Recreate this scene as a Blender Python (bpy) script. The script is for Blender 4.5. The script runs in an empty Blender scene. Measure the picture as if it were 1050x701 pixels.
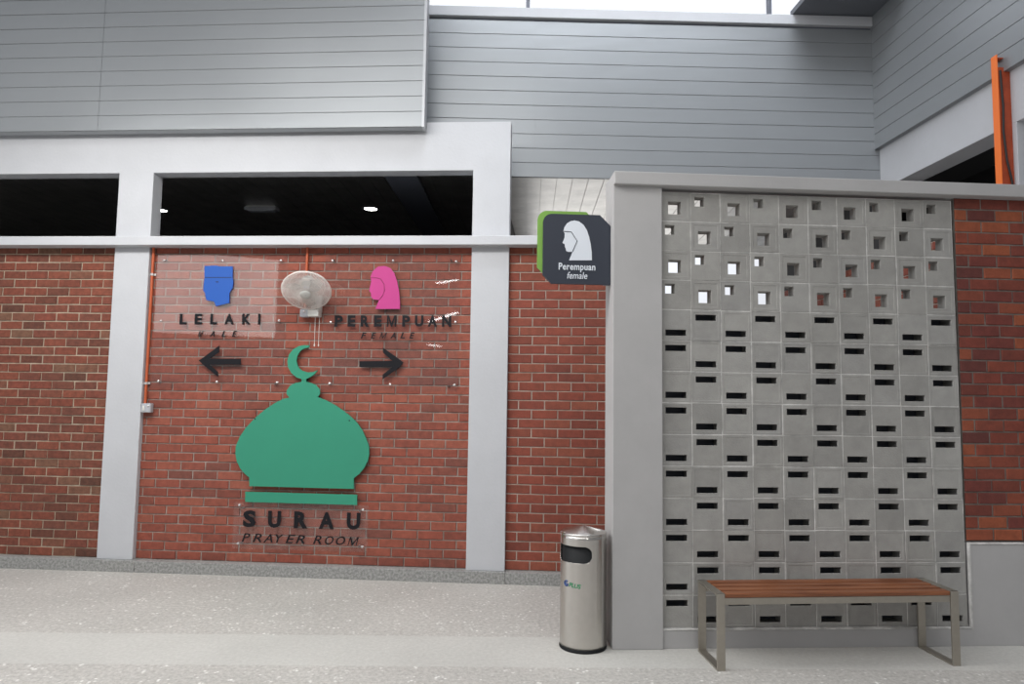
import bpy, bmesh, math, random
import numpy as np
from mathutils import Matrix, Vector
random.seed(7)
S = bpy.context.scene
COL = S.collection

# ------------------------------------------------------------------ camera
FPX = 713.0
ROLL, PITCH, YAW, ANG = (math.radians(a) for a in (0.799, 4.52, 3.49, -7.39))
EYE = np.array([0, 0, 1.62])
_cr, _sr, _cp, _sp, _cy, _sy = math.cos(ROLL), math.sin(ROLL), math.cos(PITCH), math.sin(PITCH), math.cos(YAW), math.sin(YAW)
FWD = np.array([_sy*_cp, _cy*_cp, _sp]); _rt = np.array([_cy, -_sy, 0]); _up = np.cross(_rt, FWD)
CX = _cr*_rt + _sr*_up; CU = -_sr*_rt + _cr*_up
cam = bpy.data.cameras.new('camera'); camo = bpy.data.objects.new('camera', cam); COL.objects.link(camo)
cam.sensor_width = 36; cam.lens = FPX/1050*36; cam.clip_start = .05; cam.clip_end = 200
camo.matrix_world = Matrix(((CX[0], CU[0], -FWD[0], EYE[0]), (CX[1], CU[1], -FWD[1], EYE[1]), (CX[2], CU[2], -FWD[2], EYE[2]), (0, 0, 0, 1)))
S.camera = camo

# ------------------------------------------------------------------ light
S.view_settings.view_transform = 'Standard'; S.view_settings.look = 'None'
S.view_settings.gamma = 1; S.view_settings.use_curve_mapping = False
S.view_settings.exposure = 0.0
W = bpy.data.worlds.new('sky'); S.world = W; W.use_nodes = True
nt = W.node_tree; nt.nodes.clear()
wo = nt.nodes.new('ShaderNodeOutputWorld'); bg = nt.nodes.new('ShaderNodeBackground')
tc = nt.nodes.new('ShaderNodeTexCoord'); dt = nt.nodes.new('ShaderNodeVectorMath'); rp = nt.nodes.new('ShaderNodeValToRGB')
dt.operation = 'DOT_PRODUCT'; dt.inputs[1].default_value = (-.45, .55, .70)     # brightest part of the overcast sky: up, behind, left
mr = nt.nodes.new('ShaderNodeMapRange'); mr.inputs[1].default_value = -1; mr.inputs[2].default_value = 1
nt.links.new(tc.outputs['Generated'], dt.inputs[0]); nt.links.new(dt.outputs['Value'], mr.inputs[0]); nt.links.new(mr.outputs[0], rp.inputs[0])
e = rp.color_ramp.elements
e[0].position = .40; e[0].color = (.22, .222, .228, 1)
e[1].position = .80; e[1].color = (1.15, 1.19, 1.27, 1)
n_ = e.new(.60); n_.color = (.40, .41, .43, 1)
nt.links.new(rp.outputs[0], bg.inputs[0]); bg.inputs[1].default_value = 1.0
nt.links.new(bg.outputs[0], wo.inputs[0])

def area(name, loc, target, sx_, sy_, power, col=(1, 1, 1)):
    l = bpy.data.lights.new(name, 'AREA'); l.shape = 'RECTANGLE'; l.size = sx_; l.size_y = sy_; l.energy = power; l.color = col
    o = bpy.data.objects.new(name, l); COL.objects.link(o); o.location = loc
    o.rotation_euler = (Vector(target)-Vector(loc)).to_track_quat('-Z', 'Y').to_euler()
    return o
area('canopy_light_row', (-2.2, .3, 6.6), (-1.9, 5.6, 2.2), 6.0, 2.4, 130, (1, .985, .96))
area('wall_fill_row', (-2.5, 4.05, 4.35), (-2.2, 5.6, 1.2), 4.6, .5, 126, (1, .985, .96))  # unseen lamp row added to brighten the brick wall and pier side
g_ = area('cladding_fill', (1.6, 3.9, 8.2), (1.9, 6.7, 4.7), 4.5, 1.5, 46, (.90, .94, 1)); g_.data.spread = 1.0  # unseen lamp added to brighten the middle cladding, in place of open sky
area('rear_ceiling_fill', (2.5, 10.7, 2.75), (2.0, 6.0, 3.8), 3.0, 1.3, 15, (1, .98, .94))  # lamp panel added to brighten the strip ceiling behind the block wall
area('far_daylight_opening', (-11.3, -6.2, 4.55), (-3.0, 5.9, 2.4), 3.7, 2.4, 60, (1, .99, .97))
def tube(name, a, b, w, power):
    l = area(name, [(p+q)/2 for p, q in zip(a, b)], [(p+q)/2-(0, 0, 1)[i] for i, (p, q) in enumerate(zip(a, b))], math.dist(a, b), w, power)
    l.rotation_euler = (0, 0, math.atan2(b[1]-a[1], b[0]-a[0]))
tube('car_park_tube', (-3.99, -5.23, 4.6), (-3.23, -4.70, 4.6), .16, 6)
tube('car_park_tube', (-7.19, -14.5, 4.6), (-5.1, -11.4, 4.6), .22, 34)
tube('car_park_tube', (-11.1, -26.4, 4.6), (-10.9, -27.9, 4.6), .5, 28)
tube('car_park_tube', (1.45, 1.6, 4.7), (2.0, -1.0, 4.7), .12, 45)

# ------------------------------------------------------------------ pixel rays -> points on the walls' planes
nL = np.array([-math.sin(ANG), math.cos(ANG), 0]); dL = np.array([math.cos(ANG), math.sin(ANG), 0])
OL = nL*6.1586                       # foot of the brick wall's plane nearest the eye
def ray(x, y): return ((x-525)*CX-(y-350.5)*CU+FPX*FWD)/FPX
def pL(x, y, v=.06):
    d = ray(x, y); t = ((OL-EYE)@nL+v)/(d@nL); P = EYE+t*d
    return float((P-OL)@dL), float(P[2])
def pR(x, y, Y):
    d = ray(x, y); P = EYE+d*(Y/d[1]); return float(P[0]), float(P[2])
def LM(u=0, v=0, z=0):
    p = OL+u*dL+v*nL
    return Matrix.Translation((p[0], p[1], z)) @ Matrix.Rotation(ANG, 4, 'Z')

# ------------------------------------------------------------------ materials
def mat(name, col, rough=.6, metal=0., spec=.5, vary=0., vscale=8., bump=0., bscale=60., island=None, aniso=0.):
    m = bpy.data.materials.new(name); m.use_nodes = True; t = m.node_tree; b = t.nodes['Principled BSDF']
    b.inputs['Base Color'].default_value = (*col, 1); b.inputs['Roughness'].default_value = rough
    b.inputs['Metallic'].default_value = metal; b.inputs['Specular IOR Level'].default_value = spec
    co = t.nodes.new('ShaderNodeTexCoord').outputs['Object']
    src = None
    if island:
        g = t.nodes.new('ShaderNodeNewGeometry'); r = t.nodes.new('ShaderNodeValToRGB')
        r.color_ramp.interpolation = 'LINEAR'
        els = r.color_ramp.elements
        while len(els) < len(island): els.new(.5)
        for i, c in enumerate(island): els[i].position = i/(len(island)-1); els[i].color = (*c, 1)
        t.links.new(g.outputs['Random Per Island'], r.inputs[0]); src = r.outputs[0]
    if vary:
        n = t.nodes.new('ShaderNodeTexNoise'); n.inputs['Scale'].default_value = vscale; n.inputs['Detail'].default_value = 6
        n.inputs['Roughness'].default_value = .65
        t.links.new(co, n.inputs['Vector'])
        mp = t.nodes.new('ShaderNodeMapRange'); mp.inputs[1].default_value = .3; mp.inputs[2].default_value = .7
        mp.inputs[3].default_value = 1-vary; mp.inputs[4].default_value = 1+vary
        t.links.new(n.outputs['Fac'], mp.inputs[0])
        mx = t.nodes.new('ShaderNodeMix'); mx.data_type = 'RGBA'; mx.blend_type = 'MULTIPLY'; mx.inputs[0].default_value = 1
        if src: t.links.new(src, mx.inputs[6])
        else: mx.inputs[6].default_value = (*col, 1)
        t.links.new(mp.outputs[0], mx.inputs[7]); src = mx.outputs[2]
    if src: t.links.new(src, b.inputs['Base Color'])
    if bump:
        n2 = t.nodes.new('ShaderNodeTexNoise'); n2.inputs['Scale'].default_value = bscale; n2.inputs['Detail'].default_value = 4
        t.links.new(co, n2.inputs['Vector'])
        bp = t.nodes.new('ShaderNodeBump'); bp.inputs['Strength'].default_value = bump; bp.inputs['Distance'].default_value = .01
        t.links.new(n2.outputs['Fac'], bp.inputs['Height']); t.links.new(bp.outputs[0], b.inputs['Normal'])
    return m

M = {}
M['paint'] = mat('grey_white_wall_paint', (.535, .545, .57), .7, vary=.035, vscale=3, bump=.12, bscale=40)
M['render'] = mat('grey_rendered_plaster', (.435, .428, .425), .75, vary=.05, vscale=2.5, bump=.1, bscale=30)
M['brick_a'] = mat('weathered_brick', (.3, .06, .04), .85, vary=.32, vscale=22, bump=.5, bscale=90,
    island=[(.105, .042, .027), (.19, .052, .031), (.22, .064, .037), (.15, .052, .034), (.21, .056, .034), (.17, .085, .052)])
M['brick_b'] = mat('red_brick', (.3, .06, .04), .8, vary=.22, vscale=20, bump=.4, bscale=90,
    island=[(.20, .056, .037), (.27, .067, .041), (.30, .090, .056), (.235, .061, .039), (.28, .074, .046), (.18, .060, .043)])
M['brick_c'] = mat('clean_red_brick', (.3, .06, .04), .8, vary=.18, vscale=20, bump=.4, bscale=90,
    island=[(.18, .046, .030), (.25, .060, .036), (.22, .052, .033), (.27, .076, .044), (.20, .052, .032), (.23, .056, .034)])
M['brick_d'] = mat('dark_orange_brick', (.3, .06, .04), .8, vary=.2, vscale=20, bump=.4, bscale=90,
    island=[(.13, .034, .026), (.24, .055, .030), (.16, .038, .030), (.32, .085, .036), (.19, .042, .030), (.12, .034, .028)])
M['mortar_a'] = mat('buff_mortar', (.40, .33, .25), .95, vary=.3, vscale=14, bump=.3)
M['mortar_b'] = mat('grey_mortar', (.30, .26, .23), .95, vary=.35, vscale=10, bump=.3)
M['mortar_c'] = mat('pale_mortar', (.42, .36, .31), .95, vary=.25, vscale=12, bump=.3)
M['mortar_d'] = mat('dull_mortar', (.20, .18, .16), .95, vary=.3, vscale=12, bump=.3)
M['block'] = mat('breeze_block_concrete', (.36, .355, .335), .9, vary=.10, vscale=9, bump=.25, bscale=120,
    island=[(.30, .294, .278), (.33, .322, .303), (.365, .358, .338), (.32, .314, .30)])
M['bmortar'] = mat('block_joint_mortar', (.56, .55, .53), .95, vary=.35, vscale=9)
M['granite'] = mat('speckled_granite', (.30, .30, .29), .5, vary=.5, vscale=48)
M['clad'] = mat('grey_metal_cladding', (.30, .316, .330), .31, metal=.35, vary=.03, vscale=1.2, bump=.03, bscale=1.6)
M['trim'] = mat('pale_metal_trim', (.46, .47, .49), .4, metal=.2)
M['ceil'] = mat('silver_strip_ceiling', (.56, .545, .52), .36, metal=.95, vary=.16, vscale=4)
M['dark'] = mat('dark_void_paint', (.012, .012, .013), .9)
M['indark'] = mat('shade_dark_interior', (.030, .030, .032), .8)  # near-black colour stands in for the shade of the unlit rooms
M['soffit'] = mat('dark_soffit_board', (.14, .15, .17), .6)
M['steel'] = mat('brushed_stainless_steel', (.60, .575, .54), .24, metal=1., vary=.04, vscale=30)
def brush(m):
    t = m.node_tree; b = t.nodes['Principled BSDF']; g = t.nodes.new('ShaderNodeTangent'); g.direction_type = 'RADIAL'; g.axis = 'Z'
    b.inputs['Anisotropic'].default_value = .85; b.inputs['Anisotropic Rotation'].default_value = .25; t.links.new(g.outputs[0], b.inputs['Tangent'])
brush(M['steel'])
M['bsteel'] = mat('satin_bench_steel', (.41, .38, .33), .42, metal=.85, vary=.06, vscale=20)
M['black'] = mat('matt_black', (.008, .009, .010), .6, spec=.25)
M['letter'] = mat('black_acrylic_letters', (.011, .011, .014), .5, spec=.2)
M['green'] = mat('sea_green_board', (.040, .275, .175), .55, spec=.3, vary=.03, vscale=3)
M['blue'] = mat('blue_acrylic', (.026, .105, .42), .5, spec=.25)
M['pink'] = mat('pink_acrylic', (.50, .055, .235), .5, spec=.25)
M['emline'] = mat('engraved_line', (.012, .03, .10), .6)
M['pkline'] = mat('engraved_pink_line', (.25, .02, .09), .6)
M['board'] = mat('dark_slate_sign_board', (.036, .042, .058), .5, spec=.3)
M['lime'] = mat('leaf_green_board', (.19, .38, .065), .5)
M['white'] = mat('white_vinyl', (.70, .74, .80), .5)
M['whitep'] = mat('white_plastic', (.66, .66, .63), .4)
M['cage'] = mat('off_white_wire', (.84, .79, .75), .4)
M['greyp'] = mat('grey_plastic_box', (.45, .46, .49), .5)
M['orange'] = mat('orange_painted_conduit', (.48, .10, .035), .5)
M['orange2'] = mat('bright_orange_trunking', (.92, .20, .035), .45)
M['rust'] = mat('dull_orange_primer', (.42, .065, .02), .6, vary=.2, vscale=15)
M['cable'] = mat('black_cable', (.02, .015, .015), .5)
M['screw'] = mat('screw_cap', (.75, .73, .72), .25, metal=.6)
M['teal'] = mat('logo_green', (.02, .25, .10), .5)
M['navy'] = mat('logo_blue', (.02, .07, .25), .5)
M['sill'] = mat('frame_grey_and_slot_shade', (.12, .13, .16), .5)

def wood():
    m = bpy.data.materials.new('oiled_hardwood'); m.use_nodes = True; t = m.node_tree; b = t.nodes['Principled BSDF']
    co = t.nodes.new('ShaderNodeTexCoord'); mp = t.nodes.new('ShaderNodeMapping'); mp.inputs['Scale'].default_value = (2, 60, 60)
    n = t.nodes.new('ShaderNodeTexNoise'); n.inputs['Scale'].default_value = 1.5; n.inputs['Detail'].default_value = 5
    r = t.nodes.new('ShaderNodeValToRGB'); r.color_ramp.elements[0].color = (.13, .042, .018, 1); r.color_ramp.elements[1].color = (.31, .115, .048, 1)
    r.color_ramp.elements[0].position = .3; r.color_ramp.elements[1].position = .7
    t.links.new(co.outputs['Object'], mp.inputs[0]); t.links.new(mp.outputs[0], n.inputs[0]); t.links.new(n.outputs['Fac'], r.inputs[0])
    t.links.new(r.outputs[0], b.inputs['Base Color']); b.inputs['Roughness'].default_value = .42
    return m
M['wood'] = wood()
def floor_mat(name, c0, c1, speck, lo, hi):
    m = bpy.data.materials.new(name); m.use_nodes = True; t = m.node_tree; b = t.nodes['Principled BSDF']
    co = t.nodes.new('ShaderNodeTexCoord')
    n = t.nodes.new('ShaderNodeTexNoise'); n.inputs['Scale'].default_value = 38; n.inputs['Detail'].default_value = 8; n.inputs['Roughness'].default_value = .75
    r = t.nodes.new('ShaderNodeValToRGB'); r.color_ramp.elements[0].color = (*c0, 1); r.color_ramp.elements[1].color = (*c1, 1)
    r.color_ramp.elements[0].position = .35; r.color_ramp.elements[1].position = .66
    v = t.nodes.new('ShaderNodeTexVoronoi'); v.inputs['Scale'].default_value = 30
    r2 = t.nodes.new('ShaderNodeValToRGB'); r2.color_ramp.elements[0].color = (1, 1, 1, 1); r2.color_ramp.elements[1].color = (0, 0, 0, 1)
    r2.color_ramp.elements[0].position = lo; r2.color_ramp.elements[1].position = hi
    n3 = t.nodes.new('ShaderNodeTexNoise'); n3.inputs['Scale'].default_value = 9; n3.inputs['Detail'].default_value = 3
    r3 = t.nodes.new('ShaderNodeValToRGB'); r3.color_ramp.elements[0].position = .5; r3.color_ramp.elements[1].position = .62
    big = t.nodes.new('ShaderNodeTexNoise'); big.inputs['Scale'].default_value = 1.3; big.inputs['Detail'].default_value = 4
    rb = t.nodes.new('ShaderNodeMapRange'); rb.inputs[1].default_value = .3; rb.inputs[2].default_value = .7; rb.inputs[3].default_value = .93; rb.inputs[4].default_value = 1.05
    for x in (n, v, n3, big): t.links.new(co.outputs['Object'], x.inputs['Vector'])
    t.links.new(n.outputs['Fac'], r.inputs[0]); t.links.new(v.outputs['Distance'], r2.inputs[0]); t.links.new(n3.outputs['Fac'], r3.inputs[0])
    ml = t.nodes.new('ShaderNodeMath'); ml.operation = 'MULTIPLY'; t.links.new(r2.outputs[0], ml.inputs[0]); t.links.new(r3.outputs[0], ml.inputs[1])
    ms = t.nodes.new('ShaderNodeMath'); ms.operation = 'MULTIPLY'; ms.inputs[1].default_value = speck; t.links.new(ml.outputs[0], ms.inputs[0])
    mx = t.nodes.new('ShaderNodeMix'); mx.data_type = 'RGBA'; mx.inputs[7].default_value = (.80, .79, .75, 1)
    t.links.new(ms.outputs[0], mx.inputs[0]); t.links.new(r.outputs[0], mx.inputs[6])
    m2 = t.nodes.new('ShaderNodeMix'); m2.data_type = 'RGBA'; m2.blend_type = 'MULTIPLY'; m2.inputs[0].default_value = 1
    t.links.new(big.outputs['Fac'], rb.inputs[0]); t.links.new(mx.outputs[2], m2.inputs[6]); t.links.new(rb.outputs[0], m2.inputs[7])
    t.links.new(m2.outputs[2], b.inputs['Base Color']); b.inputs['Roughness'].default_value = .7
    bp = t.nodes.new('ShaderNodeBump'); bp.inputs['Strength'].default_value = .25; bp.inputs['Distance'].default_value = .006
    t.links.new(n.outputs['Fac'], bp.inputs['Height']); t.links.new(bp.outputs[0], b.inputs['Normal'])
    return m
M['pebble'] = floor_mat('washed_pebble_floor', (.34, .325, .30), (.57, .55, .515), 1.0, .16, .36)
M['smooth'] = floor_mat('smooth_floor_band', (.455, .445, .415), (.55, .54, .505), .2, .1, .25)
def clear(name, gl=.10, rough=.02, haze=.0):
    m = bpy.data.materials.new(name); m.use_nodes = True; t = m.node_tree; t.nodes.clear()
    o = t.nodes.new('ShaderNodeOutputMaterial'); tr = t.nodes.new('ShaderNodeBsdfTransparent'); g = t.nodes.new('ShaderNodeBsdfGlossy')
    tr.inputs[0].default_value = (.985, .985, .985, 1); g.inputs['Roughness'].default_value = rough
    mx = t.nodes.new('ShaderNodeMixShader'); mx.inputs[0].default_value = .045
    t.links.new(tr.outputs[0], mx.inputs[1]); t.links.new(g.outputs[0], mx.inputs[2]); t.links.new(mx.outputs[0], o.inputs[0])
    return m
M['acrylic'] = clear('clear_acrylic'); M['glass'] = clear('window_glass')
def emit(name, col, s):
    m = bpy.data.materials.new(name); m.use_nodes = True; t = m.node_tree; b = t.nodes['Principled BSDF']
    b.inputs['Base Color'].default_value = (*col, 1); b.inputs['Emission Color'].default_value = (*col, 1); b.inputs['Emission Strength'].default_value = s
    return m
def frosted():
    m = bpy.data.materials.new('frosted_blade_plastic'); m.use_nodes = True; t = m.node_tree; b = t.nodes['Principled BSDF']
    b.inputs['Base Color'].default_value = (.62, .60, .57, 1); b.inputs['Alpha'].default_value = .45; b.inputs['Roughness'].default_value = .4
    return m
M['bladep'] = frosted()
M['lamp'] = emit('downlight_diffuser', (1, .98, .94), 14)

# ------------------------------------------------------------------ mesh helpers
class MB:
    def __init__(s): s.v = []; s.f = []; s.m = []; s.sm = []
    def face(s, pts, mi=0, sm=False):
        i = len(s.v); s.v += [tuple(p) for p in pts]; s.f.append(tuple(range(i, i+len(pts)))); s.m.append(mi); s.sm.append(sm)
    def grid(s, rows, mi=0, closed=False, sm=True, skip=None):
        i0 = len(s.v); nr, nc = len(rows), len(rows[0])
        for r in rows: s.v += [tuple(p) for p in r]
        for a in range(nr-1):
            for b in range(nc if closed else nc-1):
                if skip and skip(a, b): continue
                c = (b+1) % nc
                s.f.append((i0+a*nc+b, i0+a*nc+c, i0+(a+1)*nc+c, i0+(a+1)*nc+b)); s.m.append(mi); s.sm.append(sm)
    def box(s, a, b, mi=0, ch=0.):
        x0, y0, z0 = (min(p, q) for p, q in zip(a, b)); x1, y1, z1 = (max(p, q) for p, q in zip(a, b))
        if ch <= 0:
            i = len(s.v)
            s.v += [(x0, y0, z0), (x1, y0, z0), (x1, y1, z0), (x0, y1, z0), (x0, y0, z1), (x1, y0, z1), (x1, y1, z1), (x0, y1, z1)]
            for f in ((0, 3, 2, 1), (4, 5, 6, 7), (0, 1, 5, 4), (1, 2, 6, 5), (2, 3, 7, 6), (3, 0, 4, 7)):
                s.f.append(tuple(i+k for k in f)); s.m.append(mi); s.sm.append(False)
        else:
            bm = bmesh.new(); bmesh.ops.create_cube(bm, size=1)
            for v in bm.verts: v.co = Vector(((x0+x1)/2+v.co.x*(x1-x0), (y0+y1)/2+v.co.y*(y1-y0), (z0+z1)/2+v.co.z*(z1-z0)))
            bmesh.ops.bevel(bm, geom=bm.edges[:], offset=min(ch, (x1-x0)*.45, (y1-y0)*.45, (z1-z0)*.45), segments=2, affect='EDGES', profile=.5)
            s.bm(bm, mi)
    def bm(s, bm, mi=0, sm=False):
        i = len(s.v); bm.verts.index_update(); s.v += [tuple(v.co) for v in bm.verts]
        for f in bm.faces: s.f.append(tuple(i+v.index for v in f.verts)); s.m.append(mi); s.sm.append(sm)
        bm.free()
    def tube(s, pts, r, n=8, mi=0, cap=True):
        P = [Vector(p) for p in pts]; rows = []
        for i, p in enumerate(P):
            t = (P[min(i+1, len(P)-1)]-P[max(i-1, 0)]).normalized()
            a = t.cross(Vector((0, 0, 1)) if abs(t.z) < .9 else Vector((1, 0, 0))).normalized(); b = t.cross(a)
            rr = r[i] if isinstance(r, (list, tuple)) else r
            rows.append([p+a*math.cos(k*2*math.pi/n)*rr+b*math.sin(k*2*math.pi/n)*rr for k in range(n)])
        s.grid(rows, mi, closed=True)
        if cap: s.face(rows[0][::-1], mi); s.face(rows[-1], mi)
    def lathe(s, prof, n=48, mi=0, c=(0, 0, 0), ax='z'):
        rows = []
        for r, h in prof:
            row = []
            for k in range(n):
                a = 2*math.pi*k/n; x, y = r*math.cos(a), r*math.sin(a)
                row.append((c[0]+x, c[1]+y, c[2]+h) if ax == 'z' else (c[0]+x, c[1]-h, c[2]+y))
            rows.append(row)
        s.grid(rows, mi, closed=True)
    def prism(s, poly, y0, y1, mi=0):      # poly in (x,z), front face at y0
        if sum(a[0]*b[1]-b[0]*a[1] for a, b in zip(poly, poly[1:]+poly[:1])) < 0: poly = poly[::-1]
        s.face([(x, y0, z) for x, z in poly], mi); s.face([(x, y1, z) for x, z in poly[::-1]], mi)
        for a, b in zip(poly, poly[1:]+poly[:1]):
            s.face([(a[0], y0, a[1]), (a[0], y1, a[1]), (b[0], y1, b[1]), (b[0], y0, b[1])], mi)
    def build(s, name, mats, parent=None, mw=None, auto=None):
        me = bpy.data.meshes.new(name); me.from_pydata(s.v, [], s.f)
        for m in (mats if isinstance(mats, (list, tuple)) else [mats]): me.materials.append(m)
        me.polygons.foreach_set('material_index', s.m); me.polygons.foreach_set('use_smooth', s.sm); me.update()
        o = bpy.data.objects.new(name, me); COL.objects.link(o)
        if parent is not None: o.parent = parent
        if mw is not None: o.matrix_local = mw
        return o
def build_split(mb, name, mats, parent=None, mw=None, labels=None):
    """one object for each connected piece"""
    par = list(range(len(mb.v)))
    def find(i):
        while par[i] != i: par[i] = par[par[i]]; i = par[i]
        return i
    for f in mb.f:
        for k in f[1:]: par[find(k)] = find(f[0])
    key = {}
    for i, p in enumerate(mb.v): key.setdefault(tuple(round(c, 5) for c in p), []).append(i)
    for g in key.values():
        for k in g[1:]: par[find(k)] = find(g[0])
    groups = {}
    for j, f in enumerate(mb.f): groups.setdefault(find(f[0]), []).append(j)
    out = []
    for g in sorted(groups.values(), key=lambda g: min(mb.v[k][0] for j in g for k in mb.f[j])):
        n = MB(); idx = {}
        for j in g:
            fs = []
            for k in mb.f[j]:
                if k not in idx: idx[k] = len(n.v); n.v.append(mb.v[k])
                fs.append(idx[k])
            n.f.append(tuple(fs)); n.m.append(mb.m[j]); n.sm.append(mb.sm[j])
        out.append(n.build(name, mats, parent, mw))
    if labels and len(labels) == len(out):
        for o, l in zip(out, labels): o['label'] = l
    return out
def tag(o, label, cat, group=None, kind=None):
    o['label'] = label; o['category'] = cat
    if group: o['group'] = group
    if kind: o['kind'] = kind
    return o
def struct(o, label, cat): return tag(o, label, cat, kind='structure')
def thing(name, mw, label, cat, group=None):
    o = bpy.data.objects.new(name, None); COL.objects.link(o); o.matrix_world = mw; o.empty_display_size = .1
    return tag(o, label, cat, group)
def text_mb(body, x0, x1, z0, z1, y, depth=.006, shear=0., space=1., bold=.0, skew=0.):
    """lettering standing in the x-z plane, fitted to a box; skew lifts the right end"""
    cu = bpy.data.curves.new('t', 'FONT'); cu.body = body; cu.size = 1; cu.shear = shear; cu.space_character = space
    cu.offset = bold; cu.extrude = .5; cu.resolution_u = 3
    o = bpy.data.objects.new('t', cu); COL.objects.link(o)
    bpy.context.view_layer.update()
    me = bpy.data.meshes.new_from_object(o.evaluated_get(bpy.context.evaluated_depsgraph_get()))
    co = np.array([v.co[:] for v in me.vertices]); mn, mx = co.min(0), co.max(0)
    mb = MB()
    for c in co:
        fx = (c[0]-mn[0])/(mx[0]-mn[0]); fz = (c[1]-mn[1])/(mx[1]-mn[1])
        mb.v.append((x0+fx*(x1-x0), y-depth/2-c[2]*depth, z0+fz*(z1-z0)+skew*fx))
    for p in me.polygons: mb.f.append(tuple(p.vertices)); mb.m.append(0); mb.sm.append(False)
    bpy.data.objects.remove(o); bpy.data.curves.remove(cu); bpy.data.meshes.remove(me)
    return mb

# ------------------------------------------------------------------ floor
fl = MB()
def fy(x, k): return (4.86-.048*x) if k else (4.33-.044*x)
xs = [-9, -6, -4, -2, 0, 2, 4, 5.2]
for a, b in zip(xs, xs[1:]):
    fl.face([(a, -3, 0), (b, -3, 0), (b, fy(b, 0), 0), (a, fy(a, 0), 0)], 0)
    fl.face([(a, fy(a, 0), 0), (b, fy(b, 0), 0), (b, fy(b, 1), 0), (a, fy(a, 1), 0)], 1)
    fl.face([(a, fy(a, 1), 0), (b, fy(b, 1), 0), (b, 9.5, 0), (a, 9.5, 0)], 0)
struct(fl.build('floor', [M['pebble'], M['smooth']]), 'pale washed pebble floor with a smoother band across it', 'floor')

# ------------------------------------------------------------------ left brick wall (frame of the slightly turned wall)
def brick_panel(name, u0, u1, z0, z1, v, mats, label, length, n, mw, seed, jit=.003, joint=0.):
    rnd = random.Random(seed); mb = MB(); j = .010
    mb.box((u0, v+.007, z0), (u1, v+.11, z1), 1)
    course = (z1-z0)/n
    for i in range(n):
        zb = z0+i*course+j/2; zt = zb+course-j
        u = u0-length-((u0-joint-(0 if i % 2 == 0 else length*.5)) % length)
        while u < u1:
            a, b = max(u+j/2, u0), min(u+length-j/2, u1)
            if b-a > .02:
                d = rnd.uniform(-jit, jit); c = .004; q = rnd.uniform(-.0015, .0015)
                A = [(a, v+.008, zb), (b, v+.008, zb), (b, v+.008, zt), (a, v+.008, zt)]
                B = [(a, v+d+c, zb+q), (b, v+d+c, zb-q), (b, v+d+c, zt-q), (a, v+d+c, zt+q)]
                F = [(a+c, v+d, zb+c+q), (b-c, v+d, zb+c-q), (b-c, v+d, zt-c-q), (a+c, v+d, zt-c+q)]
                i0 = len(mb.v); mb.v += A+B+F
                for k in range(4):
                    l = (k+1) % 4
                    mb.f.append((i0+k, i0+l, i0+4+l, i0+4+k)); mb.f.append((i0+4+k, i0+4+l, i0+8+l, i0+8+k))
                mb.f.append((i0+8, i0+9, i0+10, i0+11)); mb.m += [0]*9; mb.sm += [False]*9
            u += length
    o = mb.build(name, mats, mw=mw); struct(o, label, 'brick wall'); return o
LMAT = LM()
P1 = (-4.19, -3.85); P2 = (-.802, -.460); BV = .09
brick_panel('wall_left', -6.6, P1[0], .10, 3.0, BV, [M['brick_a'], M['mortar_a']], 'weathered brown-red brick panel left of the first pillar', .222, 36, LMAT, 1, .004, pL(53.6, 562, BV)[0])
brick_panel('wall_left', P1[1], P2[0], .10, 3.0, BV, [M['brick_b'], M['mortar_b']], 'red brick panel between the two pillars behind the green dome', .2335, 36, LMAT, 2, .003, pL(440.5, 582, BV)[0])
brick_panel('wall_left', P2[1], .50, .10, 3.0, BV, [M['brick_c'], M['mortar_c']], 'narrow clean red brick panel between pillar and breeze block pier', .2345, 35, LMAT, 3, .002, pL(543, 584, BV)[0])
mb = MB(); cuts = [-6.6, -3.80, -.452, .50]
for a, b in zip(cuts, cuts[1:]): mb.box((a+.0015, 0, 0), (b-.0015, .12, .10), 0, .003)
struct(mb.build('baseboard_left', M['granite'], mw=LMAT), 'speckled grey granite kerb along the foot of the brick wall', 'kerb')
for nm_, (a, b), lab in zip(('trim_1', 'trim_12'), (P1, P2), ('pale grey pillar left of the green dome', 'pale grey pillar right of the green dome')):
    mb = MB(); mb.box((a, .045, .10), (b, .20, 2.98), 0, .004); mb.box((a, .045, 3.06), (b, .20, 3.70), 0, .004)
    struct(mb.build(nm_, M['paint'], mw=LMAT), lab, 'pillar')
mb = MB(); mb.box((-6.6, .045, 3.69), (P2[1], .20, 4.148), 0, .004)
struct(mb.build('trim_2', M['paint'], mw=LMAT), 'pale grey beam above the two long openings', 'beam')
mb = MB(); mb.box((-6.6, -.05, 2.977), (.50, .20, 3.06), 0, .004)
struct(mb.build('trim_3', M['paint'], mw=LMAT), 'pale grey ledge running along the top of the brick wall', 'ledge')

# cladding helper: planks in the x-z plane with shadow gaps
def cladding(name, x0, x1, z0, n, h, y, mw, label, seam=None, depth=.03, m='clad'):
    mb = MB(); g = .0026; segs = [(x0, x1)] if seam is None else [(x0, seam-.0015), (seam+.0015, x1)]
    mb.box((x0, y+.006, z0), (x1, y+depth, z0+n*h), 0)
    for i in range(n):
        za, zb = z0+i*h, z0+(i+1)*h-g
        for a, b in segs:
            k = max(2, int((b-a)/.35)); xs = [a+(b-a)*t/k for t in range(k+1)]
            rnd = random.Random(i*31+int(a*100))
            bow = [rnd.uniform(-.0004, .0004) for _ in xs]
            prof = [(za, .012, 0), (za, .003, 0), (za+.003, 0, 0), ((za+zb)/2, 0, 1), (zb-.003, 0, 0), (zb, .003, 0), (zb, .012, 0)]
            mb.grid([[(x, y+d-w*bw, z) for x, bw in zip(xs, bow)] for z, d, w in prof], 0, sm=False)
    o = mb.build(name, M[m], mw=mw)
    return struct(o, label, 'wall cladding')
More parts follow.
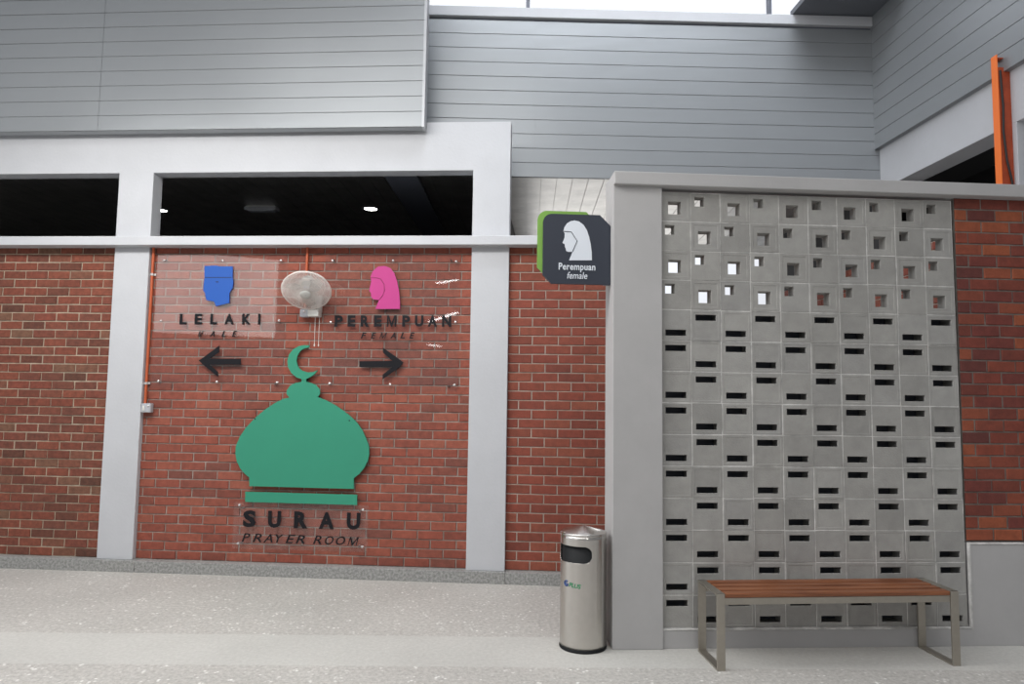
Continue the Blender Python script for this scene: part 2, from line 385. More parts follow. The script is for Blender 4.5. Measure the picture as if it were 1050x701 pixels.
cladding('wall_upper', -6.6, -1.262, 4.052, 11, .1436, -.10, LMAT, 'grey metal cladding hung over the beam at upper left', seam=-4.33, depth=.10)
mb = MB(); mb.box((-1.262, -.104, 4.046), (-1.236, .0, 5.64), 0, .002)
struct(mb.build('trim_4', M['trim'], mw=LMAT), 'bright metal edge strip at the right end of the upper left cladding', 'trim')

# middle cladding with clerestory above
AM = math.radians(-2.2); MM = Matrix.Translation((4.03, 6.60, 0)) @ Matrix.Rotation(AM, 4, 'Z')
cladding('wall_middle', -6.2, .14, 3.80, 11, .1466, 0, MM, 'grey metal cladding in the recess at top centre', seam=-3.42)
mb = MB(); mb.box((-6.2, -.03, 5.435), (.008, .12, 5.535), 0, .004); mb.box((-6.2, .02, 5.40), (.14, .12, 5.436), 1)
struct(mb.build('trim_5', [M['paint'], M['sill']], mw=MM), 'white sill beam under the bright strip window', 'sill')
win = thing('window_1', MM @ Matrix.Translation((-2.4, .06, 5.535)), 'bright strip window above the middle cladding', 'window'); win['kind'] = 'structure'
mb = MB(); mb.box((-3.8, -.004, 0), (1.9, .004, .9)); mb.build('glass_pane', M['glass'], win)
mb = MB()
for x in (-1.105, 1.38): mb.box((x-.018, -.03, 0), (x+.018, .03, .9), 0, .003)
mb.box((-3.8, -.03, .9), (1.9, .03, .95)); mb.build('window_frame', M['sill'], win)

# ceiling of silver strips behind the wall
AC = math.radians(-4.9); CM = Matrix.Rotation(AC, 4, 'Z'); dC = np.array([math.cos(AC), math.sin(AC)]); nC = np.array([-math.sin(AC), math.cos(AC)])
def hit(c, P, n):        # distance along the strips from the line through the eye to a plane
    return ((np.array(P)-c*dC)@np.array(n))/(nC@np.array(n))
def vstart(c):
    a = hit(c, (OL+nL*.205)[:2], nL[:2]); b = hit(c, (4.03, 6.60), (math.sin(-AM), math.cos(AM)))+.02
    return a if (c*dC+a*nC-OL[:2])@dL[:2] < -.55 else max(a, b)
P = EYE+ray(554.9, 181)*((3.80-EYE[2])/ray(554.9, 181)[2]); c0 = float(P[:2]@dC); w = .158
def yend(c): return 12.6 if c < .95 else 10.4
mb = MB()
for k in range(-58, 21):
    c = c0+k*w; s0 = max(vstart(c), vstart(c+w))
    mb.box((c+.003, s0, 3.80), (c+w-.003, yend(c), 3.806), 0); mb.box((c-.004, s0, 3.812), (c+w-.004, yend(c), 3.83), 0)
struct(mb.build('ceiling', [M['ceil'], M['dark']], mw=CM), 'dark strip ceiling seen through the long openings', 'ceiling')
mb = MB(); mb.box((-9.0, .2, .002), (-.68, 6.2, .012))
struct(mb.build('floor_inner', M['indark'], mw=LMAT), 'floor of the room behind the long openings, blackened against bounce light', 'floor')  # unseen floor added near-black, keeping bounced light off the strip ceiling
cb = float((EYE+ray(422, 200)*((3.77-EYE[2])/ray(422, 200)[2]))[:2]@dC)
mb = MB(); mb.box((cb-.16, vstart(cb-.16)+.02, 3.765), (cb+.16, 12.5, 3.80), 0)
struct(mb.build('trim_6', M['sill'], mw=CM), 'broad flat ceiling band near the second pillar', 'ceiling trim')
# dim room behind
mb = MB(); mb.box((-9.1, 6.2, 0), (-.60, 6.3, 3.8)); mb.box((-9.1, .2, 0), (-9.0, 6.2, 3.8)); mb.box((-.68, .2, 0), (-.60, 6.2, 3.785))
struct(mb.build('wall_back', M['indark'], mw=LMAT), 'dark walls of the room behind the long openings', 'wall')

# ------------------------------------------------------------------ breeze block wall
YF, YB = 4.585, 4.62
mb = MB(); mb.box((.957, YF, 0), (1.292, 4.85, 3.07), 0, .004)
struct(mb.build('trim_7', M['render']), 'grey rendered pier at the left end of the breeze block wall', 'pier')
mb = MB(); mb.box((.957, 4.548, 3.066), (4.6, 4.86, 3.156), 0, .006)
struct(mb.build('trim_8', M['render']), 'grey coping along the top of the breeze block wall', 'coping')
mb = MB(); mb.box((1.292, 4.60, 0), (3.410, 4.75, .113), 0, .002)
struct(mb.build('baseboard_front', M['render']), 'grey rendered base under the breeze blocks', 'base')
def ring(mb, A, dA, B, dB, mi):
    a = [(A[0], dA, A[1]), (A[2], dA, A[1]), (A[2], dA, A[3]), (A[0], dA, A[3])]
    b = [(B[0], dB, B[1]), (B[2], dB, B[1]), (B[2], dB, B[3]), (B[0], dB, B[3])]
    i = len(mb.v); mb.v += a+b
    for k in range(4):
        l = (k+1) % 4; mb.f.append((i+k, i+l, i+4+l, i+4+k)); mb.m.append(mi); mb.sm.append(False)
def ringchain(mb, seq, mi):
    """connected rings sharing vertices, so each block is one island"""
    i = len(mb.v)
    for A, d in seq: mb.v += [(A[0], d, A[1]), (A[2], d, A[1]), (A[2], d, A[3]), (A[0], d, A[3])]
    for s in range(len(seq)-1):
        for k in range(4):
            l = (k+1) % 4; mb.f.append((i+s*4+k, i+s*4+l, i+s*4+4+l, i+s*4+4+k)); mb.m.append(mi); mb.sm.append(False)
def inset(R, d): return (R[0]+d, R[1]+d, R[2]-d, R[3]-d)
bw = MB(); rnd = random.Random(5)
zr = [.123+.2105*i for i in range(11)]; zr += [zr[-1]+.2035*i for i in (1, 2, 3, 4)]
nr = 14; x0b = 1.292; TH = .085
def xr(c, z): return x0b+c*(.2085+.00105*(2.3-z)/2.3)
for row in range(nr):
    r = nr-1-row                         # r counts from the top
    for c in range(10):
        zm = (zr[row]+zr[row+1])/2
        cell = (xr(c, zm), zr[row], xr(c+1, zm), zr[row+1])
        wd, ht = cell[2]-cell[0], cell[3]-cell[1]
        d = rnd.uniform(-.003, .003); jx, jz = rnd.uniform(-.002, .002), rnd.uniform(-.002, .002)
        blk = inset(cell, rnd.uniform(.002, .0042)); blk = (blk[0]+jx, blk[1]+jz, blk[2]+jx, blk[3]+jz)
        ring(bw, cell, YB+.0005, blk, YB+.001, 1)
        Y0 = YB+d
        if r < 4:
            if (r+c) % 2 == 0: hc = (cell[0]+wd*.47, cell[1]+ht*.46); hs = .044; frame = .018
            else: hc = (cell[0]+wd*.305, cell[1]+ht*.70); hs = .033; frame = None
            hole = (hc[0]-hs, hc[1]-hs, hc[0]+hs, hc[1]+hs)
            seq = [(blk, YB+.006), (blk, Y0+.001), (inset(blk, .002), Y0)]
            if frame: seq += [(inset(blk, frame), Y0), (inset(blk, frame+.003), Y0+.002)]
            yl = Y0+(.002 if frame else 0)
            seq += [((hole[0]-.002, hole[1]-.002, hole[2]+.002, hole[3]+.002), yl), (hole, yl+.003), (hole, YB+TH), (blk, YB+TH)]
            ringchain(bw, seq, 0)
        else:
            top = (r+c) % 2 == 1
            zc = cell[1]+(ht*.755 if top else ht*.25); hx = cell[0]+wd*.49
            hole = (hx-.0715, zc-.0205, hx+.0715, zc+.0205)
            fr = .014 if rnd.random() < .55 else None
            seq = [(blk, YB+.006), (blk, Y0+.001), (inset(blk, .002), Y0)]
            if fr: seq += [(inset(blk, fr), Y0), (inset(blk, fr+.003), Y0+.0015)]
            yl = Y0+(.0015 if fr else 0)
            cav = inset(blk, .014)
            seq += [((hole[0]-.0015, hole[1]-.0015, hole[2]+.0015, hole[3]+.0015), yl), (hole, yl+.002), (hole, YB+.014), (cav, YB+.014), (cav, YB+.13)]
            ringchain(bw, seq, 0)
            bw.face([(cav[0], YB+.13, cav[1]), (cav[2], YB+.13, cav[1]), (cav[2], YB+.13, cav[3]), (cav[0], YB+.13, cav[3])], 2)  # slot backs coloured darker to put the cavity shade into them
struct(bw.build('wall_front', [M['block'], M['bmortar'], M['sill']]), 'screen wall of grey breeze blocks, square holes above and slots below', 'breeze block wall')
mb = MB(); mb.box((1.292, 4.597, .114), (3.40, 4.62, .124), 0, .003); mb.box((3.395, 4.597, .11), (3.41, 4.62, .67), 0, .003); mb.box((3.395, 4.597, .668), (4.6, 4.62, .680), 0, .003)  # pale strips also put the edge highlights of base and plinth into colour
struct(mb.build('trim_13', M['bmortar']), 'pale mortar strips for pointing and painted edge highlights on base and plinth', 'pointing')
brick_panel('wall_right', 3.405, 4.6, .685, 3.07, YB+.005, [M['brick_d'], M['mortar_d']], 'dark red brick panel right of the breeze blocks', .208, 29, Matrix.Identity(4), 9, .003, pR(1020, 552, YB)[0])
mb = MB(); mb.box((3.410, 4.602, 0), (4.6, 4.75, .667), 0, .002)
struct(mb.build('baseboard_right', M['render']), 'grey rendered plinth under the dark red brick panel', 'plinth')

# ------------------------------------------------------------------ right wing (side wall running towards the camera)
XS = 4.04
SM = Matrix.Translation((XS, 0, 0)) @ Matrix.Rotation(math.radians(-90), 4, 'Z')    # local x = -world y, local y = world x
cladding('wall_side', -6.62, -4.0, 4.155, 9, .1575, 0, SM, 'grey metal cladding on the side wing at upper right', depth=.05)
mb = MB(); mb.box((XS+.05, 4.0, 3.745), (XS+.28, 6.62, 4.17), 0, .003)
struct(mb.build('trim_9', M['paint']), 'pale grey beam under the side wing cladding', 'beam')
mb = MB(); mb.box((XS+.05, 4.86, 3.05), (XS+.28, 5.02, 3.745), 0, .003)
struct(mb.build('trim_10', M['paint']), 'short pale grey column behind the orange trunking', 'column')
brick_panel('wall_side', -9.2, -4.80, 0.0, 3.05, .05, [M['brick_c'], M['mortar_c']], 'brick wall glimpsed through the right-hand block holes', .23, 38, SM, 12)
mb = MB(); mb.box((5.6, 4.86, 0), (5.7, 9.2, 4.2)); mb.box((XS+.28, 9.1, 3.05), (5.6, 9.2, 4.2)); mb.box((XS+.05, 6.62, 3.05), (XS+.15, 9.2, 4.2)); mb.box((XS+.05, 4.86, 4.17), (5.6, 9.2, 4.25))
struct(mb.build('wall_inner', M['indark']), 'dark inner wall seen through the side wing opening', 'wall')
mb = MB(); mb.box((3.22, 5.95, 5.545), (XS+.06, 6.66, 5.60), 0)
struct(mb.build('trim_11', M['soffit']), 'dark eaves soffit in the top right corner', 'soffit')

# ------------------------------------------------------------------ acrylic signs on the brick wall
PV = .055                                     # front of the sheets
def screw(mb_parent, u, z):
    m = MB(); m.lathe([(0, .008), (.008, .007), (.011, .003), (.011, -.012)], 14, ax='y', c=(u, -.006, z)); return m.build('screw', M['screw'], mb_parent)
def sign(name, x0, x1, z0, z1, label, cat):
    """root at the bottom centre of the sheet; children use coordinates relative to it"""
    uc = (x0+x1)/2
    r = thing(name, LM(uc, PV+.006, z0), label, cat)
    m = MB(); m.box((x0-uc, -.004, 0), (x1-uc, .004, z1-z0)); m.build('acrylic_panel', M['acrylic'], r)
    m = MB()
    for a in (x0+.08, x1-.08):
        for b in (z0+.05, z1-.05): m.lathe([(.009, .0), (.009, -.034)], 10, ax='y', c=(a-uc, .004, b-z0))
    build_split(m, 'spacer', M['screw'], r)
    return r, uc, z0
def px_poly(pts, uc, zb, v=PV):
    out = []
    for x, y in pts:
        u, z = pL(x, y, v); out.append((u-uc, z-zb))
    return out
def px_letters(root, uc, zb, word, spans, yt, yb, shear=0., bold=.03, drop=0.):
    """each cut-out letter on the sheet: its own left and right edge, top and base line"""
    x0, x1 = spans[0][0], spans[-1][1]
    for ch, (xa, xb) in zip(word, spans):
        d = drop*((xa+xb)/2-x0)/(x1-x0)
        u0, z0 = pL(xa, yb+d, PV); u1, _ = pL(xb, yb+d, PV); _, z1 = pL(xa, yt+d, PV)
        if ch == 'M':
            w_ = .09+1.7*bold; k = shear*(z1-z0); ww = u1-u0-k
            pts = [(0, 0), (0, 1), (w_*1.3, 1), (.5, .3), (1-w_*1.3, 1), (1, 1), (1, 0), (1-w_, 0), (1-w_, .74), (.5+w_*.45, 0), (.5-w_*.45, 0), (w_, .74), (w_, 0)]
            mm = MB(); mm.prism([(u0-uc+px*ww+pz*k, z0-zb+pz*(z1-z0)) for px, pz in pts], -.008, -.004); o = mm.build('letter', M['letter'], root)
        else: o = text_mb(ch, u0-uc, u1-uc, z0-zb, z1-zb, -.004, .004, shear, 1, bold).build('letter', M['letter'], root)
        o['label'] = 'letter '+ch
def sp(v, ox, s): return [(ox+a/s, ox+b/s) for a, b in v]
def zz(pts, ox, oy, s): return [(ox+x/s, oy+y/s) for x, y in pts]

# male sign
r, uc, zb = sign('directional_sign', -3.775, -2.515, 1.66, 2.905, 'clear acrylic sign with blue head, LELAKI lettering and left arrow', 'sign')
m = MB(); m.prism(px_poly(zz([(150, 178), (275, 172), (290, 180), (440, 182), (438, 290), (445, 345), (440, 400), (405, 455), (405, 555), (270, 590), (248, 540), (170, 528), (155, 455), (137, 425), (142, 365), (150, 300)], 195, 255, 10), uc, zb), -.014, -.004)
em = m.build('head_emblem', M['blue'], r); em['label'] = 'blue head shape'
m = MB(); m.prism(px_poly(zz([(152, 292), (430, 292), (430, 299), (152, 299)], 195, 255, 10), uc, zb), -.0155, -.013); m.prism(px_poly(zz([(262, 336), (296, 334), (296, 345), (275, 347)], 195, 255, 10), uc, zb), -.0155, -.013); build_split(m, 'engraved_line', M['emline'], em)
px_letters(r, uc, zb, 'LELAKI', sp([(105, 160), (220, 278), (340, 393), (450, 522), (585, 652), (708, 727)], 170, 7.5), 321.7, 332.6, bold=.045)
px_letters(r, uc, zb, 'MALE', sp([(246, 287), (338, 376), (428, 462), (508, 548)], 170, 7.5), 339.2, 345.3, .3, .03)
m = MB(); m.prism(px_poly([(204, 369.5), (209, 366.2), (225, 354.3), (225, 360.6), (215.3, 367.6), (247.2, 367.6), (247.2, 373.7), (215.3, 373.9), (223.6, 381), (223.6, 386), (208, 373.2)], uc, zb), -.012, -.004); m.build('arrow', M['letter'], r)
for x, y in [(168, 267), (228, 267), (288, 267), (165, 329), (286, 328.5), (162.3, 390.5), (222.2, 391.3), (284, 392)]:
    u, z = pL(x, y, PV); screw(r, u-uc, z-zb)
# female sign
r, uc, zb = sign('directional_sign', -2.165, -.912, 1.66, 2.905, 'clear acrylic sign with pink veiled head, PEREMPUAN lettering and right arrow', 'sign')
m = MB(); m.prism(px_poly(zz([(935, 95), (885, 100), (845, 132), (826, 180), (832, 215), (822, 255), (815, 287), (828, 300), (832, 335), (848, 352), (892, 356), (878, 390), (862, 425), (1052, 425), (1052, 370), (1045, 290), (1030, 215), (1008, 150), (978, 112)], 270, 260, 7.5), uc, zb), -.014, -.004)
em = m.build('head_emblem', M['pink'], r); em['label'] = 'pink veiled head shape'
m = MB(); ln = px_poly(zz([(828, 186), (870, 186), (905, 196), (930, 235), (934, 285), (918, 325), (893, 354)], 270, 260, 7.5), uc, zb)
m.tube([(a, -.014, b) for a, b in ln], .0035, 6); m.build('engraved_line', M['pkline'], em)
px_letters(r, uc, zb, 'PEREMPUAN', sp([(85, 140), (173, 225), (260, 318), (350, 402), (437, 500), (540, 593), (625, 683), (713, 775), (808, 870)], 330, 6.5625), 323.2, 334.8, bold=.045)
px_letters(r, uc, zb, 'FEMALE', sp([(262, 299), (330, 364), (388, 438), (460, 498), (527, 560), (588, 624)], 330, 6.5625), 340.8, 347, .3, .03)
m = MB(); m.prism(px_poly([(414, 371.6), (408, 367), (392.8, 356.3), (392.8, 361.3), (402.5, 369.8), (368.6, 370.2), (368.6, 376.2), (402.5, 376), (392.5, 384), (392.5, 388.7), (409, 377)], uc, zb), -.012, -.004); m.build('arrow', M['letter'], r)
for x, y in [(341, 267), (403, 267), (467.8, 268), (339, 330), (467, 330), (338, 393), (400, 394), (466, 394.6)]:
    u, z = pL(x, y, PV); screw(r, u-uc, z-zb)
# SURAU sign
r, uc, zb = sign('room_sign', -2.93, -1.69, .225, .635, 'clear acrylic sign reading SURAU PRAYER ROOM below the green dome', 'sign')
px_letters(r, uc, zb, 'SURAU', sp([(143, 222), (297, 377), (457, 541), (611, 704), (782, 865)], 225, 6), 522.6, 540, bold=.045, drop=2.8)
px_letters(r, uc, zb, 'PRAYERROOM', sp([(137, 187), (204, 259), (270, 326), (343, 392), (406, 466), (469, 524), (575, 627), (648, 701), (716, 773), (788, 857)], 225, 6), 546.2, 555, .28, .008, 4.1)
for x, y in [(245.5, 517.8), (372, 522.5), (244, 557), (371.5, 560.5)]:
    u, z = pL(x, y, PV); screw(r, u-uc, z-zb)

# green dome
uc, zb = pL(309, 516, PV); rdome = thing('dome_emblem', LM(uc, PV, zb), 'green mosque dome cut-out with crescent on the brick wall', 'wall emblem')
s6 = 6.0
def q(pts): return zz(pts, 225, 340, s6)
cres = q([(553, 96), (556, 84), (525, 82), (490, 88), (455, 108), (430, 140), (419, 180), (424, 220), (445, 255), (475, 280), (505, 290), (508, 300), (535, 300), (536, 290), (565, 277), (590, 258), (606, 236), (580, 247), (545, 250), (510, 240), (485, 215), (475, 180), (482, 145), (500, 118), (525, 102)])
m = MB(); m.prism(px_poly(cres, uc, zb), -.008, .008); m.build('crescent', M['green'], rdome)
dome = q([(508, 296), (505, 308), (470, 315), (435, 332), (415, 362), (415, 385), (432, 404)]) + q([(395, 412), (340, 440), (280, 480), (220, 530), (165, 590), (130, 640), (108, 690)]) + \
    zz([(102, 50), (100, 90), (108, 135), (130, 180), (160, 215), (185, 235), (186, 289), (828, 306), (828, 240), (860, 215), (890, 180), (915, 130), (923, 90), (921, 45)], 225, 450, s6) + \
    q([(905, 660), (880, 605), (845, 555), (790, 505), (720, 455), (660, 422), (618, 406), (606, 402), (620, 382), (618, 355), (595, 328), (565, 314), (538, 308), (535, 296)])
m = MB(); m.prism(px_poly(dome, uc, zb), -.008, .008); m.build('dome_board', M['green'], rdome)
m = MB(); m.prism(px_poly(zz([(160, 323), (848, 342), (848, 405), (160, 386)], 225, 450, s6), uc, zb), -.008, .008); m.build('base_strip', M['green'], rdome)
for x, y in ((262, 429.5), (358.5, 431)):
    u, z = pL(x, y, PV); m = MB(); m.lathe([(0, .010), (.006, .010), (.007, .006)], 10, ax='y', c=(u-uc, 0, z-zb)); m.build('screw', M['letter'], rdome)
m = MB()
for u, z in ((-.4, .25), (.4, .25), (0, .75), (-.4, .05), (.4, .05), (0, 1.12)): m.box((u-.012, .008, z-.012), (u+.012, .030, z+.012))
build_split(m, 'spacer', M['letter'], rdome)

# ------------------------------------------------------------------ conduits and boxes
def conduit(name, u, z0, z1, v, label, clips):
    r = thing(name, LM(u, v, z0), label, 'conduit')
    m = MB(); m.tube([(0, 0, 0), (0, 0, z1-z0)], .0125, 12); m.build('pipe', M['orange'], r)
    for z in clips:
        m = MB(); m.lathe([(.0145, -.011), (.0155, 0), (.0145, .011)], 14, c=(0, 0, z-z0)); m.box((-.032, .006, z-z0-.010), (.032, .016, z-z0+.010)); m.build('clip', M['screw'], r)
    return r
uJ = pL(148.2, 418, .03)
conduit('conduit_pipe', -3.822, uJ[1]+.04, 2.976, .066, 'long orange conduit beside the left pillar down to a box', [2.72, 1.70])
r = thing('switch_box', LM(uJ[0]+.012, .078, uJ[1]-.042), 'small grey switch box at the foot of the orange conduit', 'switch box')
m = MB(); m.box((-.046, -.050, 0), (.046, 0, .084), 0, .006); m.build('housing', M['greyp'], r)
m = MB(); m.box((-.030, -.058, .018), (-.008, -.049, .062), 0, .004); m.build('rocker', M['whitep'], r)
m = MB(); m.lathe([(0, .007), (.009, .006), (.011, 0)], 12, ax='y', c=(.022, -.050, .058)); m.build('screw', M['screw'], r)
conduit('conduit_pipe', pL(315.3, 256, .07)[0], 2.34, 2.976, .070, 'short orange conduit dropping from the ledge behind the wall fan', [])

# ------------------------------------------------------------------ wall fan
cu_, cz_ = pL(314.2, 298, -.16)
bu, bz = pL(321.8, 324.6, .02)
fan = thing('wall_fan', LM(cu_, -.16, cz_), 'white caged wall fan tilted down above the green dome', 'fan')
tilt = math.radians(48); yawf = math.radians(13)
F = Matrix.Rotation(yawf, 4, 'Z') @ Matrix.Rotation(tilt, 4, 'X')          # local -y is the blowing direction
def addm(m, name, mt): return m.build(name, M[mt], fan, mw=F)
m = MB(); R_ = .213
m.tube([(R_*math.cos(a), 0, R_*math.sin(a)) for a in np.linspace(0, 2*math.pi, 65)], .0055, 8, cap=False)
NW = 110
for sgn, dep in ((-1, .055), (1, .075)):
    for k in range(NW):
        a = 2*math.pi*k/NW; ca, sa = math.cos(a), math.sin(a)
        pts = []
        for t in (0.0, .3, .55, .78, .92, 1.0):
            rr = .045+(R_-.045)*t; pts.append((rr*ca, sgn*dep*math.sqrt(max(0, 1-t**3)), rr*sa))
        m.tube(pts, .0019, 3, cap=False)
    for rr in (.10, .155):
        t = (rr-.045)/(R_-.045); m.tube([(rr*math.cos(a), sgn*dep*math.sqrt(1-t**3), rr*math.sin(a)) for a in np.linspace(0, 2*math.pi, 41)], .0015, 4, cap=False)
addm(m, 'guard', 'cage')
m = MB(); m.lathe([(0, .062), (.03, .061), (.048, .056), (.048, .050), (0, .050)], 28, ax='y'); addm(m, 'badge', 'whitep')
m = MB(); m.lathe([(0, .064), (.006, .064), (.006, .060)], 10, ax='y'); addm(m, 'badge_screw', 'greyp')
m = MB(); m.lathe([(0, .03), (.028, .03), (.036, .015), (.036, -.03), (0, -.03)], 24, ax='y'); addm(m, 'hub', 'greyp')
for k in range(3):
    m = MB(); rows = []
    a0 = 2*math.pi*k/3+.5
    for t in np.linspace(0, 1, 8):
        rr = .033+.145*t; half = .22+.30*math.sin(math.pi*min(1, t*1.02+.12))
        row = []
        for s_ in np.linspace(-1, 1, 7):
            a = a0+half*s_+.25*t; row.append((rr*math.cos(a), .018*s_*(1-.4*t), rr*math.sin(a)))
        rows.append(row)
    m.grid(rows); m.grid([[(x, y+.002, z) for x, y, z in rw][::-1] for rw in rows]); addm(m, 'blade', 'bladep')
m = MB(); m.lathe([(0, -.065), (.05, -.07), (.062, -.08), (.062, -.12), (.055, -.15), (.035, -.165), (0, -.168)], 32, ax='y'); addm(m, 'motor_housing', 'whitep')
# neck and wall bracket, in the wall's own frame
du, dv, dz = bu-cu_, BV+.16, bz-cz_
mot = F @ Vector((0, .15, 0))
m = MB(); m.tube([tuple(mot), (mot.x*.6+du*.4, mot.y+.01, mot.z-.06), (du, dv-.075, dz+.14), (du, dv-.06, dz+.05)], [.026, .024, .022, .026], 14); m.build('neck', M['whitep'], fan)
m = MB(); m.box((du-.052, dv-.10, dz), (du+.052, dv-.004, dz+.062), 0, .008); m.box((du+.030, dv-.055, dz+.04), (du+.056, dv-.004, dz+.20), 0, .008); m.box((du-.05, dv-.022, dz+.04), (du+.05, dv-.002, dz+.20), 0, .006); m.build('wall_bracket', M['whitep'], fan)
for x in (320.3, 324.6):
    u_, z_ = pL(x, 353.5, -.02); m = MB(); m.tube([(u_-cu_, dv-.06, dz+.005), (u_-cu_, dv-.06, z_-cz_+.01)], .0022, 6); m.lathe([(.0, .012), (.005, .010), (.006, 0), (.004, -.010), (0, -.012)], 10, c=(u_-cu_, dv-.06, z_-cz_)); m.build('pull_cord', M['whitep'], fan)
ub, zb2 = pL(307.2, 324.8, .03)
r = thing('junction_box', LM(ub+.038, BV-.004, zb2), 'small grey junction box beside the wall fan bracket', 'junction box')
m = MB(); m.box((-.040, -.055, 0), (.040, 0, .075), 0, .008); m.build('housing', M['greyp'], r)
m = MB(); m.lathe([(0, .006), (.010, .005), (.012, 0)], 12, ax='y', c=(.0, -.055, .05)); m.build('screw', M['screw'], r)

# ------------------------------------------------------------------ projecting sign on the pier
YS = 4.685
sx0, sz0 = pR(556.2, 290.6, YS); sx1, sz1 = pR(626.3, 221.3, YS)
sx1 = .9565
ps = thing('projecting_sign', Matrix.Translation(((sx0+sx1)/2, YS, sz0)), 'dark slate sign with white veiled head and Perempuan female lettering', 'sign')
xc = (sx0+sx1)/2
def board(ox, oz, w, h, rad, ct, cb):
    pts = [(ox+cb, oz), (ox+w, oz), (ox+w, oz+h-ct), (ox+w-ct, oz+h)]
    for a in np.linspace(90, 180, 9): pts.append((ox+rad+rad*math.cos(math.radians(a)), oz+h-rad+rad*math.sin(math.radians(a))))
    pts.append((ox, oz+cb)); return pts
m = MB(); m.prism(board(sx0-xc, 0, sx1-sx0, sz1-sz0, .06, .075, .06), -.012, .012); m.build('front_board', M['board'], ps)
m = MB(); m.prism(board(sx0-xc-.036, .055, sx1-sx0-.08, sz1-sz0-.028, .065, .05, .06), .016, .034); m.build('back_board', M['lime'], ps)
m = MB(); m.box((-.1, .010, .15), (.1, .018, .35)); m.box((sx1-xc-.04, .012, .004), (sx1-xc, .06, .03)); m.box((sx1-xc-.04, .012, .36), (sx1-xc, .06, .40)); build_split(m, 'bracket', M['greyp'], ps)
def pS(pts): return [(a-xc, b-sz0) for a, b in (pR(x, y, YS-.012) for x, y in zz(pts, 540, 200, 8.75))]
m = MB(); m.prism(pS([(430, 228), (395, 234), (360, 255), (338, 290), (331, 322), (341, 345), (340, 378), (331, 405), (321, 425), (326, 433), (341, 438), (343, 462), (350, 478), (354, 500), (372, 509), (411, 509), (395, 550), (380, 585), (585, 585), (583, 510), (574, 440), (560, 375), (540, 315), (510, 268), (470, 237)]), -.016, -.012)
em = m.build('head_emblem', M['white'], ps)
m = MB(); m.tube([(a, -.016, b) for a, b in pS([(334, 326), (400, 331), (452, 412), (411, 509)])], .0028, 6); m.build('engraved_line', M['board'], em)
def ptxt(body, xa, xb, yt, yb, **k):
    a0, b0 = pR(xa, yb, YS-.012); a1, _ = pR(xb, yb, YS-.012); _, b1 = pR(xa, yt, YS-.012)
    build_split(text_mb(body, a0-xc, a1-xc, b0-sz0, b1-sz0, -.013, .003, **k), 'letter', M['white'], ps)
ptxt('Perempuan', 572.8, 610.4, 269.3, 278.6, bold=.02, space=1.06)
ptxt('female', 581.5, 602.2, 278.6, 285.6, shear=.2, bold=.006, space=1.0)

# ------------------------------------------------------------------ litter bin
BX, BY, BR = .778, 4.665, .152
bn = thing('litter_bin', Matrix.Translation((BX, BY, 0)), 'round stainless steel litter bin with black slot beside the pier', 'litter bin')
HB = .742; NA = 180; zs = sorted(set(list(np.linspace(.02, HB-.012, 30)) + list(np.linspace(.55, .69, 57))))
slot_c = math.radians(-90-44); slot_hw = .152*math.radians(57); slot_zc, slot_hh = .613, .052
def in_slot(a, z):
    d = (a-slot_c+math.pi) % (2*math.pi)-math.pi; s_ = abs(d)*BR
    if abs(z-slot_zc) > slot_hh: return False
    if s_ <= slot_hw-slot_hh: return True
    return (s_-(slot_hw-slot_hh))**2+(z-slot_zc)**2 < slot_hh**2
m = MB(); rows = [[(BR*math.cos(2*math.pi*k/NA), BR*math.sin(2*math.pi*k/NA), z) for k in range(NA)] for z in zs]
m.grid(rows, closed=True, skip=lambda a, b: in_slot(2*math.pi*(b+.5)/NA, (zs[a]+zs[a+1])/2))
body = m.build('body', M['steel'], bn)
sd = body.modifiers.new('t', 'SOLIDIFY'); sd.thickness = .003; sd.offset = -1
m = MB(); m.lathe([(BR+.001, HB-.016), (BR+.002, HB-.008), (BR+.001, HB-.003), (BR-.004, HB), (.012, HB+.036), (0, HB+.038)], 64); m.build('lid', M['steel'], bn)
m = MB(); m.lathe([(0, .0), (BR+.003, .0), (BR+.004, .006), (BR+.003, .014), (BR-.004, .020)], 64); m.build('base_ring', M['black'], bn)
m = MB(); m.lathe([(0, .03), (BR-.012, .03), (BR-.012, .72), (0, .72)], 64); m.build('inner_liner', M['black'], bn)
def wrap(mb, ang0):
    mb.v = [((BR+.0008-y)*math.cos(ang0+x/BR), (BR+.0008-y)*math.sin(ang0+x/BR), z) for x, y, z in mb.v]; return mb
la = math.radians(-90-38)
build_split(wrap(text_mb('PLUS', -.022, .062, .408, .436, 0, .001, .25, 1.0, .03, -.006), la), 'logo_letter', M['teal'], bn)
m = MB()
for k in range(2):
    pts = []
    for t in np.linspace(60+180*k*0, 320, 14): pts.append((-.044+.020*math.cos(math.radians(t))*(1-.35*k), -.0008, .425+.017*math.sin(math.radians(t))*(1-.35*k)))
    m.tube(pts, .003, 5)
m.tube([(-.058, -.0008, .425), (-.026, -.0008, .423)], .003, 5)
build_split(wrap(m, la), 'logo_mark', M['navy'], bn)

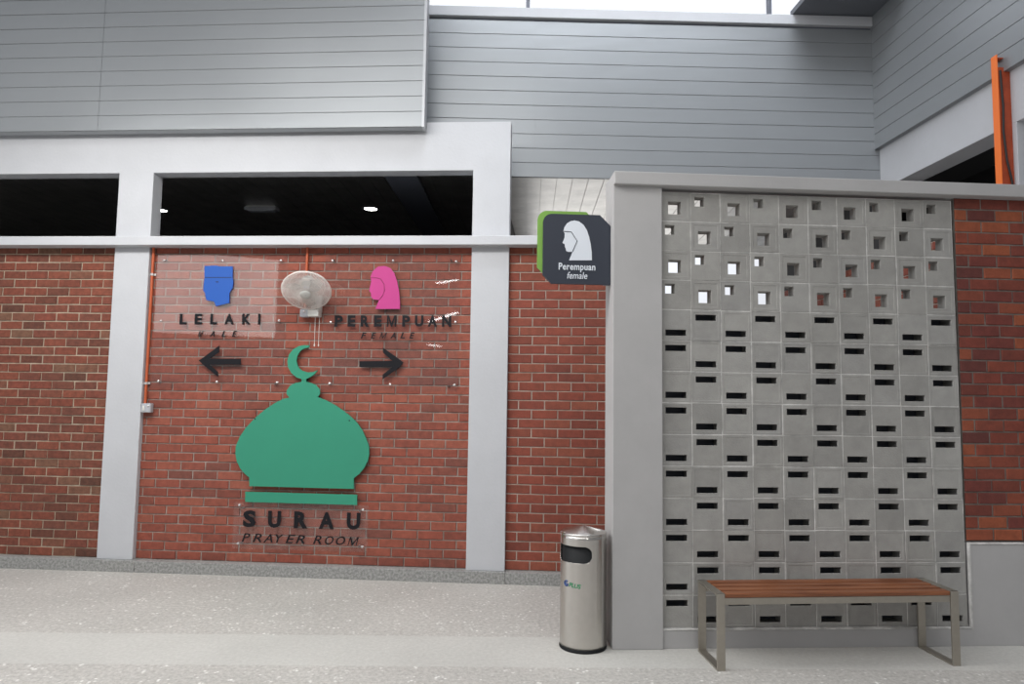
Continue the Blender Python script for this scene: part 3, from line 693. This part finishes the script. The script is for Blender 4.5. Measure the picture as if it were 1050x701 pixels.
# ------------------------------------------------------------------ bench
BL, BD, BH = 1.556, .325, .452
be = thing('bench', Matrix.Translation((2.290, 4.405, 0)) @ Matrix.Rotation(math.radians(1.6), 4, 'Z'), 'wooden slatted bench with square steel end frames by the block wall', 'bench')
fw, ft = .052, .012
for s_ in (-1, 1):
    xa = s_*(BL/2-fw/2); m = MB()
    for y in (-BD/2, BD/2-ft): m.box((xa-fw/2, y, 0), (xa+fw/2, y+ft, BH), 0, .002)
    m.box((xa-fw/2, -BD/2+.001, 0), (xa+fw/2, BD/2-.001, ft), 0, .002); m.box((xa-fw/2, -BD/2+.001, BH-ft), (xa+fw/2, BD/2-.001, BH), 0, .002)
    m.build('end_frame', M['bsteel'], be)
inn = BL/2-fw+.0
nS = 4; gap = .024; sw = (BD-.008-gap*(nS-1))/nS
for k in range(nS):
    y = -BD/2+.002+k*(sw+gap); m = MB(); m.box((-inn+.001, y, BH-.026), (inn-.001, y+sw, BH), 0, .005); m.build('slat', M['wood'], be)
for y in (-BD/2+.008, BD/2-.020):
    m = MB(); m.box((-inn, y, BH-.068), (inn, y+.012, BH-.027), 0, .002); m.build('rail', M['bsteel'], be)

# ------------------------------------------------------------------ orange trunking on the side wing
tr = thing('cable_trunking', Matrix.Translation((XS, 4.93, 3.157)), 'bright orange cable trunking in the upper right corner', 'trunking')
m = MB(); m.box((-.052, -.030, 0), (-.046, .032, 1.13), 0, .001); m.build('side_plate', M['orange2'], tr)
m = MB(); m.box((-.046, -.028, 0), (.049, -.022, 1.03)); m.build('back_plate', M['rust'], tr)
m = MB(); m.box((-.048, -.030, 1.10), (-.0, .032, 1.106)); m.build('end_cap', M['rust'], tr)
m = MB(); m.tube([(-.034, -.036, 1.00), (-.030, -.038, .85), (-.022, -.036, .72), (-.030, -.038, .52), (-.012, -.038, .30), (.022, -.036, .14), (.040, -.036, 0)], .008, 8); m.build('cable', M['cable'], tr)

# ------------------------------------------------------------------ lamps in the dark room
def on_ceiling(x, y, z):
    d = ray(x, y); t = (z-EYE[2])/d[2]; P = EYE+d*t; return P
for (x, y), lab in zip(((380, 214), (164.5, 215.5)), ('bright round downlight in the dark strip ceiling', 'small round downlight beside the left pillar in the dark ceiling')):
    P = on_ceiling(x, y, 3.798)
    r = thing('downlight', Matrix.Translation((P[0], P[1], 3.80)), lab, 'downlight')
    m = MB(); m.lathe([(.072, -.002), (.085, -.010), (.092, -.008), (.095, 0)], 32); m.build('bezel', M['trim'], r)
    m = MB(); m.lathe([(0, -.006), (.06, -.006), (.074, -.003)], 32); m.build('diffuser', M['lamp'], r)
P = on_ceiling(268.5, 215, 3.76)
r = thing('emergency_light', Matrix.Translation((P[0], P[1], 3.80)) @ Matrix.Rotation(ANG, 4, 'Z'), 'unlit grey box lamp on the dark strip ceiling', 'lamp')
m = MB(); m.box((-.19, -.06, -.055), (.19, .06, -.012), 0, .010); m.build('housing', M['greyp'], r)
m = MB(); m.box((-.17, -.05, -.014), (.17, .05, 0), 0, .003); m.build('mounting_plate', M['whitep'], r)
m = MB(); m.box((-.15, -.045, -.060), (.15, .045, -.053), 0, .003); m.build('diffuser', M['white'], r)
